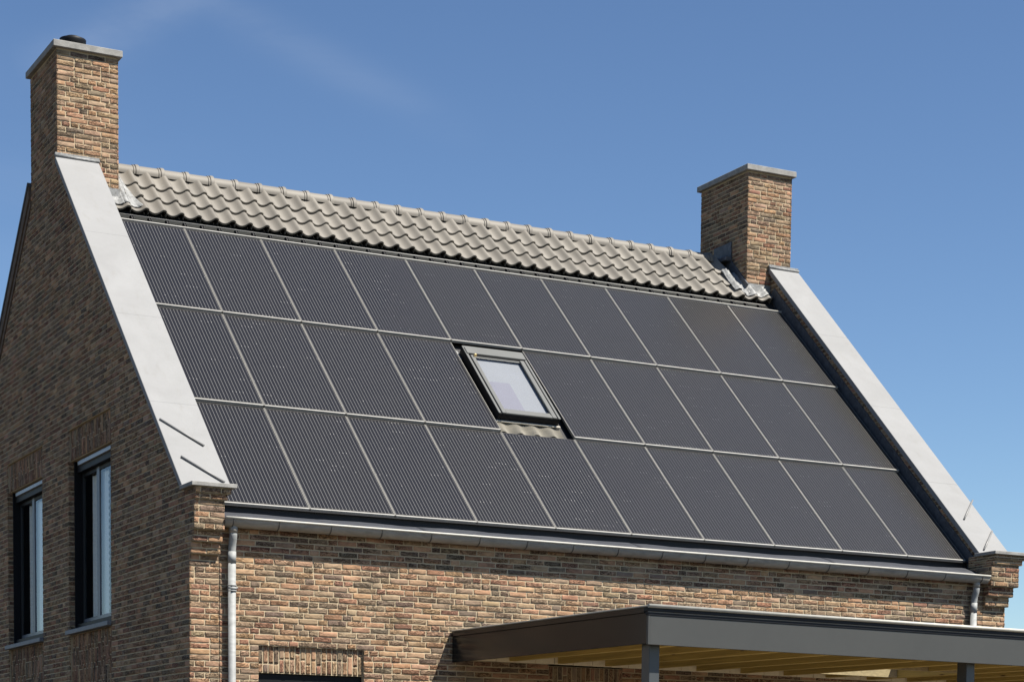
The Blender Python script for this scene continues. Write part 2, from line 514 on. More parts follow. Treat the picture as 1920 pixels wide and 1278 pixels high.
class MB:
    """collects shapes into one mesh (world coordinates, with a material slot per shape)"""

    def __init__(self):
        self.bm = bmesh.new()
        self.mats = []

    def mi(self, m):
        m = MAT[m] if isinstance(m, str) else m
        if m not in self.mats:
            self.mats.append(m)
        return self.mats.index(m)

    def hull8(self, P, m, bev=0.0, smooth=False):
        bm = self.bm
        v = [bm.verts.new(p) for p in P]
        i = self.mi(m)
        fs = []
        for q in ((0, 3, 2, 1), (4, 5, 6, 7), (0, 1, 5, 4), (1, 2, 6, 5), (2, 3, 7, 6), (3, 0, 4, 7)):
            f = bm.faces.new([v[a] for a in q])
            f.material_index = i
            fs.append(f)
        bmesh.ops.recalc_face_normals(bm, faces=fs)
        if bev:
            es = list({e for f in fs for e in f.edges})
            bmesh.ops.bevel(bm, geom=es, offset=bev, segments=1, affect='EDGES', profile=0.5, material=-1)
        return self

    def box(self, x0, x1, y0, y1, z0, z1, m, bev=0.0, rotm=None):
        P = [(x0, y0, z0), (x1, y0, z0), (x1, y1, z0), (x0, y1, z0), (x0, y0, z1), (x1, y0, z1), (x1, y1, z1), (x0, y1, z1)]
        if rotm is not None:
            P = [rotm @ Vector(p) for p in P]
        return self.hull8(P, m, bev)

    def slope_box(self, x0, x1, s0, s1, o0, o1, m, bev=0.0):
        """box lying along the solar roof: s up the slope, o above the panel plane"""
        P = [RP(x, s, o) for o in (o0, o1) for x, s in ((x0, s0), (x1, s0), (x1, s1), (x0, s1))]
        return self.hull8(P, m, bev)

    def prism_x(self, poly, x0, x1, m, bev=0.0):
        """polygon in (y, z) extruded along x"""
        bm = self.bm
        i = self.mi(m)
        a = [bm.verts.new((x0, y, z)) for y, z in poly]
        b = [bm.verts.new((x1, y, z)) for y, z in poly]
        fs = [bm.faces.new(a), bm.faces.new(b)]
        n = len(poly)
        for k in range(n):
            fs.append(bm.faces.new((a[k], a[(k + 1) % n], b[(k + 1) % n], b[k])))
        for f in fs:
            f.material_index = i
        bmesh.ops.recalc_face_normals(bm, faces=fs)
        if bev:
            bmesh.ops.bevel(bm, geom=list({e for f in fs for e in f.edges}), offset=bev, segments=1, affect='EDGES', material=-1)
        return self

    def quad(self, P, m):
        f = self.bm.faces.new([self.bm.verts.new(p) for p in P])
        f.material_index = self.mi(m)
        return self

    def tube(self, pts, r, m, n=14, caps=True, arc=None, radii=None):
        bm = self.bm
        i = self.mi(m)
        pts = [Vector(p) for p in pts]
        rings = []
        side = None
        for k, p in enumerate(pts):
            t = (pts[min(k + 1, len(pts) - 1)] - pts[max(k - 1, 0)]).normalized()
            if side is None:
                ref = Vector((0, 0, 1)) if abs(t.z) < 0.9 else Vector((1, 0, 0))
                side = t.cross(ref).normalized()
            side = (side - t * side.dot(t)).normalized()
            up2 = t.cross(side)
            rr = radii[k] if radii else r
            rings.append([bm.verts.new(p + side * math.cos(2 * math.pi * a / n) * rr + up2 * math.sin(2 * math.pi * a / n) * rr) for a in range(n)])
        fs = []
        for A, B in zip(rings, rings[1:]):
            for a in range(n):
                fs.append(bm.faces.new((A[a], A[(a + 1) % n], B[(a + 1) % n], B[a])))
        for f in fs:
            f.smooth = True
        if caps:
            fs.append(bm.faces.new(rings[0]))
            fs.append(bm.faces.new(rings[-1]))
        for f in fs:
            f.material_index = i
        bmesh.ops.recalc_face_normals(bm, faces=fs)
        return self

    def sheet(self, grid, m, thick=0.0, smooth=True):
        """grid[r][c] of points as a surface with an optional thickness along -normal"""
        bm = self.bm
        i = self.mi(m)
        V = [[bm.verts.new(p) for p in row] for row in grid]
        fs = []
        for r in range(len(V) - 1):
            for c in range(len(V[0]) - 1):
                f = bm.faces.new((V[r][c], V[r][c + 1], V[r + 1][c + 1], V[r + 1][c]))
                f.material_index = i
                f.smooth = smooth
                fs.append(f)
        if thick:
            bmesh.ops.recalc_face_normals(bm, faces=fs)
            bmesh.ops.solidify(bm, geom=fs, thickness=thick)
        return self

    def build(self, name, parent=None, loc=None):
        me = bpy.data.meshes.new(name)
        if loc is not None:
            bmesh.ops.translate(self.bm, verts=self.bm.verts, vec=-Vector(loc))
        self.bm.to_mesh(me)
        self.bm.free()
        for m in self.mats:
            me.materials.append(m)
        o = link(name, me, parent)
        if loc is not None:
            o.location = loc
        return o


def RP(x, s, o=0.0):
    return Vector((x, s * CT - o * ST, s * ST + o * CT))


# ------------------------------------------------------------------ brickwork
PALETTE = [((0.52, 0.31, 0.165), 27), ((0.50, 0.34, 0.20), 22), ((0.345, 0.262, 0.175), 20), ((0.47, 0.245, 0.14), 8),
           ((0.34, 0.165, 0.105), 7), ((0.205, 0.17, 0.13), 10), ((0.42, 0.31, 0.20), 15)]
PC = np.array([p[0] for p in PALETTE]) * np.array([0.775, 0.70, 0.66])
PC = PC * 0.78 + 0.22 * np.array([0.31, 0.215, 0.138])
PC = PC * 0.86 + PC.mean(1, keepdims=True) * np.array([0.155, 0.14, 0.125])
PW = np.array([p[1] for p in PALETTE], float)
PW /= PW.sum()
AU = np.array([0, .03, .27, .5, .73, .97, 1.0])
BV = np.array([0, .12, .5, .88, 1.0])
COURSE, JOINT = 0.060, 0.0145


class Bricks:
    def __init__(self):
        self.o, self.u, self.v, self.n, self.L, self.H = [], [], [], [], [], []
        self.col, self.vert = [], []
        self.q = []          # mortar quads

    def add(self, o, u, v, n, u0, u1, v0, v1, upright=False):
        if u1 - u0 < 0.012 or v1 - v0 < 0.012:
            return
        o, u, v, n = (np.asarray(a, float) for a in (o, u, v, n))
        self.o.append(o + u * u0 + v * v0)
        self.u.append(u)
        self.v.append(v)
        self.n.append(n)
        self.L.append(u1 - u0)
        self.H.append(v1 - v0)
        self.vert.append(upright)

    def mortar(self, o, u, v, n, u0, u1, v0, v1, depth=0.0065):
        o, u, v, n = (np.asarray(a, float) for a in (o, u, v, n))
        b = o - n * depth
        self.q.append([b + u * u0 + v * v0, b + u * u1 + v * v0, b + u * u1 + v * v1, b + u * u0 + v * v1])

    def wall(self, o, u, v, n, z0, z1, intervals, headp=0.3, ends=True, seed=0):
        """wild bond over z0..z1; intervals(zlo, zhi) -> list of (u0, u1)"""
        rnd = random.Random(seed)
        prev = []
        k0, k1 = math.floor(z0 / COURSE + 1e-6), math.ceil(z1 / COURSE - 1e-6)
        for k in range(k0, k1):
            lo, hi = max(z0, k * COURSE), min(z1, (k + 1) * COURSE)
            joints = []
            for (a, b) in intervals(lo, hi):
                if b - a < 0.02:
                    continue
                self.mortar(o, u, v, n, a, b, lo, hi)
                x = a
                first = True
                t = a - rnd.choice((0, 0.055, 0.11, 0.165)) + (rnd.uniform(-.012, .012) if b - a > 1 else 0)
                while x < b - 1e-6:
                    Lb = 0.11 if rnd.random() < headp else 0.22
                    if not first:
                        alt = 0.33 - Lb
                        near = lambda L: min([abs(x + L - p) for p in prev] or [1])
                        if near(Lb) < 0.045 and near(alt) > near(Lb):
                            Lb = alt
                    if first:
                        e = t + 0.22
                        if e - a < 0.05:
                            e += 0.11
                    else:
                        e = x + Lb
                    if b - e < 0.06:
                        e = b
                    last = e >= b - 1e-6
                    e = min(e, b)
                    l = x + (0.0 if first else JOINT / 2)
                    r = e - (0.0 if last else JOINT / 2)
                    self.add(o, u, v, n, l, r, lo + JOINT / 2, hi - JOINT / 2)
                    x = e
                    joints.append(e)
                    first = False
            prev = joints

    def soldier(self, o, u, v, n, u0, u1, z0, z1, seed=0):
        """upright bricks, one and a half lengths staggered"""
        rnd = random.Random(seed)
        self.mortar(o, u, v, n, u0, u1, z0, z1)
        nn = max(1, round((u1 - u0) / 0.06))
        st = (u1 - u0) / nn
        for i in range(nn):
            a = u0 + i * st
            z = z1
            cut = rnd.choice((0.10, 0.155, 0.21, 0.21)) if i % 2 else rnd.choice((0.155, 0.16, 0.21))
            first = True
            while z > z0 + 0.02:
                e = z - (cut if first else 0.22)
                first = False
                if e - z0 < 0.05:
                    e = z0
                self.add(o, u, v, n, a + JOINT / 2, a + st - JOINT / 2, max(e, z0) + JOINT / 2, z - JOINT / 2, True)
                z = e

    def build(self, name, parent=None):
        N = len(self.L)
        o, u, v, n = (np.array(a) for a in (self.o, self.u, self.v, self.n))
        L, H = np.array(self.L), np.array(self.H)
        na, nb = len(AU), len(BV)
        A, B = np.meshgrid(AU, BV, indexing='ij')
        A, B = A.ravel(), B.ravel()
        per = [(i, 0) for i in range(na)] + [(na - 1, j) for j in range(1, nb)] + [(i, nb - 1) for i in range(na - 2, -1, -1)] + [(0, j) for j in range(nb - 2, 0, -1)]
        pidx = np.array([i * nb + j for i, j in per])
        K, Q = na * nb, len(pidx)
        isper = np.zeros(K, bool)
        isper[pidx] = True
        jit = RNG.normal(0, 0.0017, (N, K, 2)) * isper[None, :, None]
        jit[:, :, 0] *= (L > 0.06)[:, None]
        dep = np.clip(RNG.normal(0, 0.0014, (N, 1)), -.002, .0035) + np.clip(RNG.normal(0, 0.0013, (N, K)), -.0017, .003) - 0.0016 * isper[None]
        uu = A[None] * L[:, None] + jit[:, :, 0]
        vv = B[None] * H[:, None] + jit[:, :, 1]
        front = o[:, None] + u[:, None] * uu[..., None] + v[:, None] * vv[..., None] + n[:, None] * dep[..., None]
        back = o[:, None] + u[:, None] * uu[:, pidx, None] + v[:, None] * vv[:, pidx, None] - n[:, None] * 0.018
        verts = np.concatenate([front, back], 1)
        W = K + Q
        ff = []
        for i in range(na - 1):
            for j in range(nb - 1):
                ff.append((i * nb + j, (i + 1) * nb + j, (i + 1) * nb + j + 1, i * nb + j + 1))
        for a in range(Q):
            b = (a + 1) % Q
            ff.append((pidx[b], pidx[a], K + a, K + b))
        ff = np.array(ff)
        faces = (ff[None] + (np.arange(N) * W)[:, None, None]).reshape(-1, 4)
        ci = RNG.choice(len(PC), N, p=PW)
        col = PC[ci] * RNG.uniform(0.88, 1.12, (N, 1)) * RNG.uniform(0.95, 1.05, (N, 3))
        up = np.array(self.vert)[:, None]
        seed = RNG.uniform(0, 40, (N, 2))
        UV = np.stack([np.where(up, vv, uu), np.where(up, uu, vv)], -1)
        UVb = UV[:, pidx]
        UV = np.concatenate([UV, UVb], 1) + seed[:, None]
        buv = np.concatenate([UV, np.broadcast_to(RNG.uniform(0, 50, (N, 1, 1)), (N, W, 1))], -1).reshape(-1, 3)
        verts = verts.reshape(-1, 3)
        cols = np.repeat(col, W, 0)
        mq = np.array(self.q).reshape(-1, 3) if self.q else np.zeros((0, 3))
        V = np.concatenate([verts, mq])
        nq = len(mq) // 4
        F = np.concatenate([faces, np.arange(nq * 4).reshape(-1, 4) + len(verts)])
        me = bpy.data.meshes.new(name)
        me.vertices.add(len(V))
        me.vertices.foreach_set('co', V.astype(np.float32).ravel())
        me.loops.add(F.size)
        me.loops.foreach_set('vertex_index', F.astype(np.int32).ravel())
        me.polygons.add(len(F))
        me.polygons.foreach_set('loop_start', (np.arange(len(F)) * 4).astype(np.int32))
        mi = np.zeros(len(F), np.int32)
        mi[len(faces):] = 1
        me.materials.append(MAT['brick'])
        me.materials.append(MAT['mortar'])
        me.polygons.foreach_set('material_index', mi)
        at = me.attributes.new('bcol', 'FLOAT_COLOR', 'POINT')
        c4 = np.ones((len(V), 4), np.float32)
        c4[:len(cols), :3] = cols
        at.data.foreach_set('color', c4.ravel())
        at = me.attributes.new('buv', 'FLOAT_VECTOR', 'POINT')
        b3 = np.zeros((len(V), 3), np.float32)
        b3[:len(buv)] = buv
        at.data.foreach_set('vector', b3.ravel())
        me.update()
        me.validate()
        return link(name, me, parent)


FX, FY, FZ = np.array([1., 0, 0]), np.array([0, 1., 0]), np.array([0, 0, 1.])


def frame_front(y):
    return (0, y, 0), FX, FZ, -FY


def frame_left(x):                # face looking to -x ; u = -y
    return (x, 0, 0), -FY, FZ, -FX


def frame_right(x):
    return (x, 0, 0), FY, FZ, FX


def frame_back(y):
    return (0, y, 0), -FX, FZ, FY


# ------------------------------------------------------------------ key dimensions
YW = -0.37                        # front wall plane
XL, XR = -0.475, 10.25            # gable planes
ZB = -3.0                         # brickwork modelled in relief down to here
ZG = -4.65                        # ground
YR = 5.24                         # ridge
YB = 2 * YR - YW                  # rear wall
CY0, CY1 = 4.618, 5.868           # chimney depth
CTAN = 0.945


def coping_under(y):              # underside of the left coping above the point y
    if y > YR:
        y = 2 * YR - y
    return CTAN * (y + 0.2) + 0.133 - 0.0894


STEPS = [(-9.0, YW), (-0.60, YW - 0.05), (-0.48, YW - 0.10), (-0.36, YW - 0.15), (-0.06, YW - 0.175), (0.0, YW - 0.20)]


def corbel_y(z):
    y = YW
    for zz, yy in STEPS:
        if z >= zz - 1e-6:
            y = yy
    return y


house = empty('brick_house', (0, 0, ZG))
tag(house, 'brown brick house with a steep solar roof, pale copings and two chimneys', 'house')
HOUSE_INV = Matrix.Translation((0, 0, -ZG))


def hp(o):
    """parent a world-coordinate part to the house"""
    o.parent = house
    o.matrix_parent_inverse = HOUSE_INV
    return o


def sub(o, part):
    o.parent = part
    o.matrix_parent_inverse = part.matrix_world.inverted() if False else Matrix.Identity(4)
    return o


# ground
g = MB()
g.quad([(-600, -600, ZG), (900, -600, ZG), (900, 900, ZG), (-600, 900, ZG)], 'ground')
go = g.build('ground')
go['kind'] = 'structure'
g = MB()
g.box(-1.0, 14.0, -10.0, YW, ZG - 0.1, ZG + 0.004, 'gravel')  # unseen paving, widened and brightened to bounce light under the carport
go = g.build('paved_terrace')
go['kind'] = 'structure'

# ------------------------------------------------------------------ front wall
FWIN = (0.277, 1.475, -1.78, -1.475)        # window head: x0, x1, soldier z0, z1
CWIN = (3.722, 4.684, -1.88, -1.58)         # second soldier course under the carport


def fw_intervals(lo, hi):
    mid = 0.5 * (lo + hi)
    cuts = []
    if mid < FWIN[3]:
        cuts.append((FWIN[0], FWIN[1]))
    if mid < CWIN[3]:
        cuts.append((CWIN[0], CWIN[1]))
    segs = [(-0.149, 9.899)]
    for a, b in cuts:
        nxt = []
        for s, e in segs:
            if b <= s or a >= e:
                nxt.append((s, e))
            else:
                if a > s:
                    nxt.append((s, a))
                if b < e:
                    nxt.append((b, e))
        segs = nxt
    return segs


fw = Bricks()
o, u, v, n = frame_front(YW)
fw.wall(o, u, v, n, ZB, -0.24, fw_intervals, 0.27, seed=3)
for (x0, x1, z0, z1) in (FWIN, CWIN):
    yy = YW + (0.03 if x0 < 2 else 0.0)
    oo, u2, v2, n2 = frame_front(yy)
    fw.soldier(oo, u2, v2, n2, x0, x1, z0, z1, seed=int(x0 * 100))
    # reveals of the shallow recess
    fw.q.append([(x0, YW + .008, z0), (x0, yy + .02, z0), (x0, yy + .02, z1), (x0, YW + .008, z1)])
    fw.q.append([(x1, yy + .02, z0), (x1, YW + .008, z0), (x1, YW + .008, z1), (x1, yy + .02, z1)])
    fw.q.append([(x0, YW + .008, z1), (x0, yy + .02, z1), (x1, yy + .02, z1), (x1, YW + .008, z1)])
    # lower jambs and the wall below
    for xx in (x0, x1):
        fw.q.append([(xx, YW + .008, ZG), (xx, YW + .16, ZG), (xx, YW + .16, z0), (xx, YW + .008, z0)])
    fw.q.append([(x0, YW + .036, z0), (x0, YW + .16, z0), (x1, YW + .16, z0), (x1, YW + .036, z0)])
for a, b in fw_intervals(ZB - 0.2, ZB):
    fw.mortar(o, u, v, n, a, b, ZG, ZB)
# the movement joint strips
for xa in (-0.161, 9.893):
    fw.q.append([(xa, YW + .012, ZG), (xa + .018, YW + .012, ZG), (xa + .018, YW + .012, -0.24), (xa, YW + .012, -0.24)])
hp(fw.build('front_wall'))

# ------------------------------------------------------------------ gables
WINS = [(2.42, 4.20), (5.43, 7.235)]        # y range of the two windows in the left gable
WZ0, WZ1, WZT = -1.135, 0.955, 1.32         # sill underside, lintel soffit, top of soldier panel


def gable_intervals(lo, hi, openings=True, corb=True):
    mid = 0.5 * (lo + hi)
    zt = lo
    # half width at the course bottom from the coping underside
    yf = (zt - 0.133 + 0.0894) / CTAN - 0.2
    front = corbel_y(mid) if corb else YW
    if mid > 0.062:
        front = max(yf, -0.30)
    else:
        front = corbel_y(mid) if corb else YW
    back = 2 * YR - yf if mid > 0.0 else YB
    back = min(back, YB)
    if zt > 4.55:
        front, back = max(front, CY0), min(back, CY1)
    segs = [(front, back)]
    if openings and WZT > mid:
        for a, b in WINS:
            nxt = []
            for s, e in segs:
                if b <= s or a >= e:
                    nxt.append((s, e))
                else:
                    if a > s:
                        nxt.append((s, a))
                    if b < e:
                        nxt.append((b, e))
            segs = nxt
    return segs


gl = Bricks()
o, u, v, n = frame_left(XL)
gl.wall(o, u, v, n, ZB, 4.68, lambda a, b: [(-e, -s) for s, e in gable_intervals(a, b)][::-1], 0.3, seed=5)
gl.mortar(o, u, v, n, -YB, -YW, ZG, ZB)
for a, b in WINS:
    oo = (XL + 0.03, 0, 0)
    gl.soldier(oo, u, v, n, -b, -a, WZ1, WZT, seed=int(a * 77))
    gl.soldier(oo, u, v, n, -b, -a, ZB, WZ0, seed=int(a * 91))
    for yy, sgn in ((b, -1), (a, 1)):
        # brick reveals at both jambs (0.10 deep), one brick end per course
        fr = ((XL, yy, 0), FX, FZ, np.array([0, -1., 0])) if sgn < 0 else ((XL + .11, yy, 0), -FX, FZ, np.array([0, 1., 0]))
        for k in range(math.floor(WZ0 / COURSE), math.ceil(WZ1 / COURSE)):
            lo, hi = max(WZ0, k * COURSE), min(WZ1, (k + 1) * COURSE)
            gl.mortar(*fr, 0.008, 0.11, lo, hi)
            gl.add(*fr, *((0.0, 0.104) if sgn < 0 else (0.006, 0.11)), lo + JOINT / 2, hi - JOINT / 2)
    x0, x1 = XL + .008, XL + .05
    for z0, z1 in ((WZ1, WZT), (ZB, WZ0)):
        gl.q.append([(x0, b, z0), (x1, b, z0), (x1, b, z1), (x0, b, z1)])
        gl.q.append([(x1, a, z0), (x0, a, z0), (x0, a, z1), (x1, a, z1)])
    gl.q.append([(x0, a, WZT), (x1, a, WZT), (x1, b, WZT), (x0, b, WZT)])
    gl.q.append([(XL + .036, a, WZ1), (XL + .30, a, WZ1), (XL + .30, b, WZ1), (XL + .036, b, WZ1)])
# front pier with its corbelled kneeler
for i, (z0, y0) in enumerate(STEPS):
    z1 = STEPS[i + 1][0] if i + 1 < len(STEPS) else 0.062
    z0 = max(z0, ZB)
    xr = (-0.161, -0.161, -0.158, -0.15, -0.125, -0.095)[i]
    oo, u2, v2, n2 = frame_front(y0)
    gl.wall(oo, u2, v2, n2, z0, z1, lambda a, b, xr=xr: [(XL, xr)], 0.35, seed=20 + i)
    if i:
        yp = STEPS[i - 1][1]
        gl.q.append([(XL + .004, y0 + .004, z0 + .004), (xr - .002, y0 + .004, z0 + .004), (xr - .002, YW + .02, z0 + .004), (XL + .004, YW + .02, z0 + .004)])
        o3, u3, v3, n3 = frame_right(xr)
        gl.wall(o3, u3, v3, n3, z0, z1, lambda a, b, y0=y0: [(y0, YW + (0.0 if a < -.3 else .4))], 0.4, seed=40 + i)
gl.mortar(*frame_front(YW), XL, -0.161, ZG, ZB)
hp(gl.build('gable_wall'))

# right gable: front pier, inner face of the parapet, outer face
gr = Bricks()
XRI = 9.99
RST = [(-9.0, YW, 9.905, 10.25), (-0.60, YW - .05, 9.90, 10.275), (-0.48, YW - .10, 9.90, 10.30), (-0.36, YW - .15, 9.90, 10.34), (-0.09, YW - .175, 9.90, 10.37), (-0.03, YW - .20, 9.90, 10.40)]
for i, (z0, y0, xa, xb) in enumerate(RST):
    z1 = RST[i + 1][0] if i + 1 < len(RST) else 0.03
    z0 = max(z0, ZB)
    gr.wall(*frame_front(y0), z0, z1, lambda a, b, xa=xa, xb=xb: [(xa, xb)], 0.35, seed=60 + i)
    if i:
        gr.q.append([(xa + .004, y0 + .004, z0 + .004), (xb - .004, y0 + .004, z0 + .004), (xb - .004, YW + .3, z0 + .004), (xa + .004, YW + .3, z0 + .004)])
        ye = YW + (0.02 if z0 < -.4 else 0.30)
        gr.wall(*frame_left(xa), z0, z1, lambda a, b, y0=y0, ye=ye: [(-ye, -y0)], 0.4, seed=80 + i)
        gr.wall(*frame_right(xb), z0, z1, lambda a, b, y0=y0: [(y0, YW + .4)], 0.4, seed=90 + i)
gr.mortar(*frame_front(YW), 9.905, 10.25, ZG, ZB)


def rdz(y):
    return CTAN * (y + 0.2) + 0.10 - 0.0894


def parapet_iv(lo, hi):
    y1 = (hi - 0.0) / 0.937 + 0.14            # under this the roof covers it
    y0 = (lo - 0.10 + 0.0894) / CTAN - 0.2
    return [(-min(y1 + 0.1, CY0 + .02), -max(y0, -0.15))] if min(y1 + .1, CY0 + .02) > max(y0, -.15) else []


gr.wall(*frame_left(XRI), -0.2, 4.66, parapet_iv, 0.3, seed=99)
gr.wall(*frame_right(XR + 0.01), ZB, 4.62, lambda a, b: gable_intervals(a + .04, b + .04, False, False), 0.3, seed=101)
gr.mortar(*frame_right(XR + 0.01), YW, YB, ZG, ZB)
hp(gr.build('gable_wall'))
m = MB()
m.box(XL + .02, XR - .02, YB - .1, YB, ZG, 0.0, 'mortar')
hp(m.build('rear_wall'))

# ------------------------------------------------------------------ copings
def coping(x0, x1, dz, name, xi0=None):
    P = [(CY0 - 0.006, CTAN * (CY0 + .194) + .133 + dz), (-0.232, 0.103 + dz), (-0.137, 0.103 + dz), (CY0 - 0.006, CTAN * (CY0 + .194) + .0436 + dz)]
    m = MB()
    # stones butt-jointed along the slope
    n = 5
    y1, y0 = CY0 - 0.006, -0.232
    def top(y): return CTAN * (y + .2) + .133 + dz
    def bot(y): return CTAN * (y + .2) + .0436 + dz
    ys = [y0, 0.86, 2.1, 3.35, y1]
    for i in range(len(ys) - 1):
        a, b = ys[i] + (0.0015 if i else 0), ys[i + 1] - 0.0015
        if i == 0:
            poly = [(b, top(b)), (y0, 0.103 + dz), (-0.137, 0.103 + dz), (b, bot(b))]
        else:
            poly = [(b, top(b)), (a, top(a)), (a, bot(a)), (b, bot(b))]
        m.prism_x(poly, x0, x1, 'stone', 0.004)
    return m.build(name)


def rods(pairs, parent, offs):
    for (xa, sa, xb, sb) in pairs:
        m = MB()
        a, b = RP(xa, sa, offs), RP(xb, sb, offs)
        m.tube([a, b], 0.0115, 'rod', 10)
        sub(m.build('rod'), parent)


cl = hp(coping(-0.507, 0.035, 0.0, 'coping'))
m = MB()
m.box(-0.525, -0.04, -0.60, -0.20, 0.062, 0.104, 'capstone', 0.004)
sub(m.build('foot_slab'), cl)
rods([(-0.475, 1.06, -0.09, 0.635), (-0.40, 0.40, -0.025, 0.0)], cl, 0.2495)
m = MB()          # lead upstand where the coping meets the chimney
zt = CTAN * (CY0 + .194) + .133
m.tube([(-0.51, CY0 - .035, zt - .012), (0.045, CY0 - .035, zt - .012)], 0.017, 'lead', 10)
m.box(-0.51, 0.045, CY0 - .03, CY0 - .006, zt - .01, zt + .03, 'lead', 0.004)
sub(m.build('lead_upstand'), cl)

cr = hp(coping(9.95, 10.455, -0.035, 'coping'))
m = MB()
m.box(9.885, 10.43, -0.60, -0.20, 0.028, 0.068, 'capstone', 0.004)
sub(m.build('foot_slab'), cr)
rods([(10.50, 1.035, 10.10, 0.585), (10.43, 0.37, 10.05, -0.05)], cr, 0.224)
m = MB()
zt -= 0.035
m.tube([(9.945, CY0 - .035, zt - .012), (10.46, CY0 - .035, zt - .012)], 0.017, 'lead', 10)
m.box(9.945, 10.46, CY0 - .03, CY0 - .006, zt - .01, zt + .03, 'lead', 0.004)
sub(m.build('lead_upstand'), cr)

# rear verge copings
for x0, x1 in ((-0.535, 0.035), (9.95, 10.455)):
    m = MB()
    def topb(y): return CTAN * (2 * YR - y + .2) + .133
    a, b = CY1 + .01, YB + 0.2
    m.prism_x([(a, topb(a)), (b, topb(b)), (b, topb(b) - .05), (a, topb(a) - .05)], x0 + .01, x1, 'darklead', 0.004)
    m.prism_x([(a, topb(a) - .05), (b, topb(b) - .05), (b, topb(b) - .21), (a, topb(a) - .21)], x0 + .025, x1 - .1, 'brickband', 0.004)
    m.prism_x([(a, topb(a) - .21), (b, topb(b) - .21), (b, topb(b) - .30), (a, topb(a) - .30)], x0 + .045, x1 - .1, 'brickband', 0.004)
    hp(m.build('rear_verge'))

# ------------------------------------------------------------------ roof deck, inner linings
m = MB()
m.slope_box(0.0, XRI + .02, -0.05, 5.76, -0.20, -0.115, 'deck')
m.slope_box(0.0, XRI + .02, 5.76, YR / CT + .10, -0.24, -0.125, 'deck')
rid = Vector((0, YR, YR * ST / CT - 0.06))
yb = YB + 0.3
m.prism_x([(YR, rid.z - .02), (yb, rid.z - .02 - (yb - YR) * 0.937), (yb, rid.z - .14 - (yb - YR) * 0.937), (YR, rid.z - .14)], -0.2, XRI + .02, MAT['room'])
hp(m.build('roof_deck'))

# side channels beside the panels, the valley's shadow painted as black
m = MB()
m.slope_box(9.925, XRI, -0.04, 6.0, -0.115, -0.085, 'black', 0.004)
m.slope_box(XRI - .012, XRI + .004, -0.10, 6.25, -0.10, 0.08, 'darklead', 0.003)
hp(m.build('side_channel'))

m = MB()
m.slope_box(0.01, 9.925, 5.757, 5.773, -0.05, -0.012, 'alu', 0.002)
hp(m.build('head_strip'))
# sheet between the panels and the tiles, with the hook rail
m = MB()
m.slope_box(0.01, 9.96, 5.78, 6.16, -0.112, -0.098, 'headsheet', 0.002)
fl = hp(m.build('head_flashing'))
m = MB()
m.tube([RP(0.12, 5.955, -0.055), RP(9.75, 5.955, -0.055)], 0.006, 'alu', 8)
TW, X0T = 0.226, 0.616 - 3 * 0.226
k = 0
x = X0T
while x < 9.8:
    if x > 0.02:
        m.slope_box(x - .012, x + .004, 5.90, 6.00, -0.097, -0.066, 'black', 0.002)
        m.slope_box(x + .012, x + .020, 5.885, 5.99, -0.097, -0.06, 'black', 0.002)
    x += TW
sub(m.build('hook_rail'), fl)

# ------------------------------------------------------------------ roof tiles
def tile_profile(t):
    """height across one tile: pan, roll, then the step down"""
    if t < 0.05:
        return -0.012
    if t < 0.74:
        a = t / 0.74
        return 0.046 * ((a - 0.45) / 0.55) ** 2 + 0.001 if a > 0.45 else 0.030 * ((0.45 - a) / 0.45) ** 2 + 0.001
    a = (t - 0.74) / 0.26
    return 0.047 + 0.012 * math.sin(a * math.pi) - 0.006 * a


TP = [0, .045, .06, .15, .24, .33, .42, .51, .60, .68, .75, .80, .84, .88, .92, .96, 1.0]


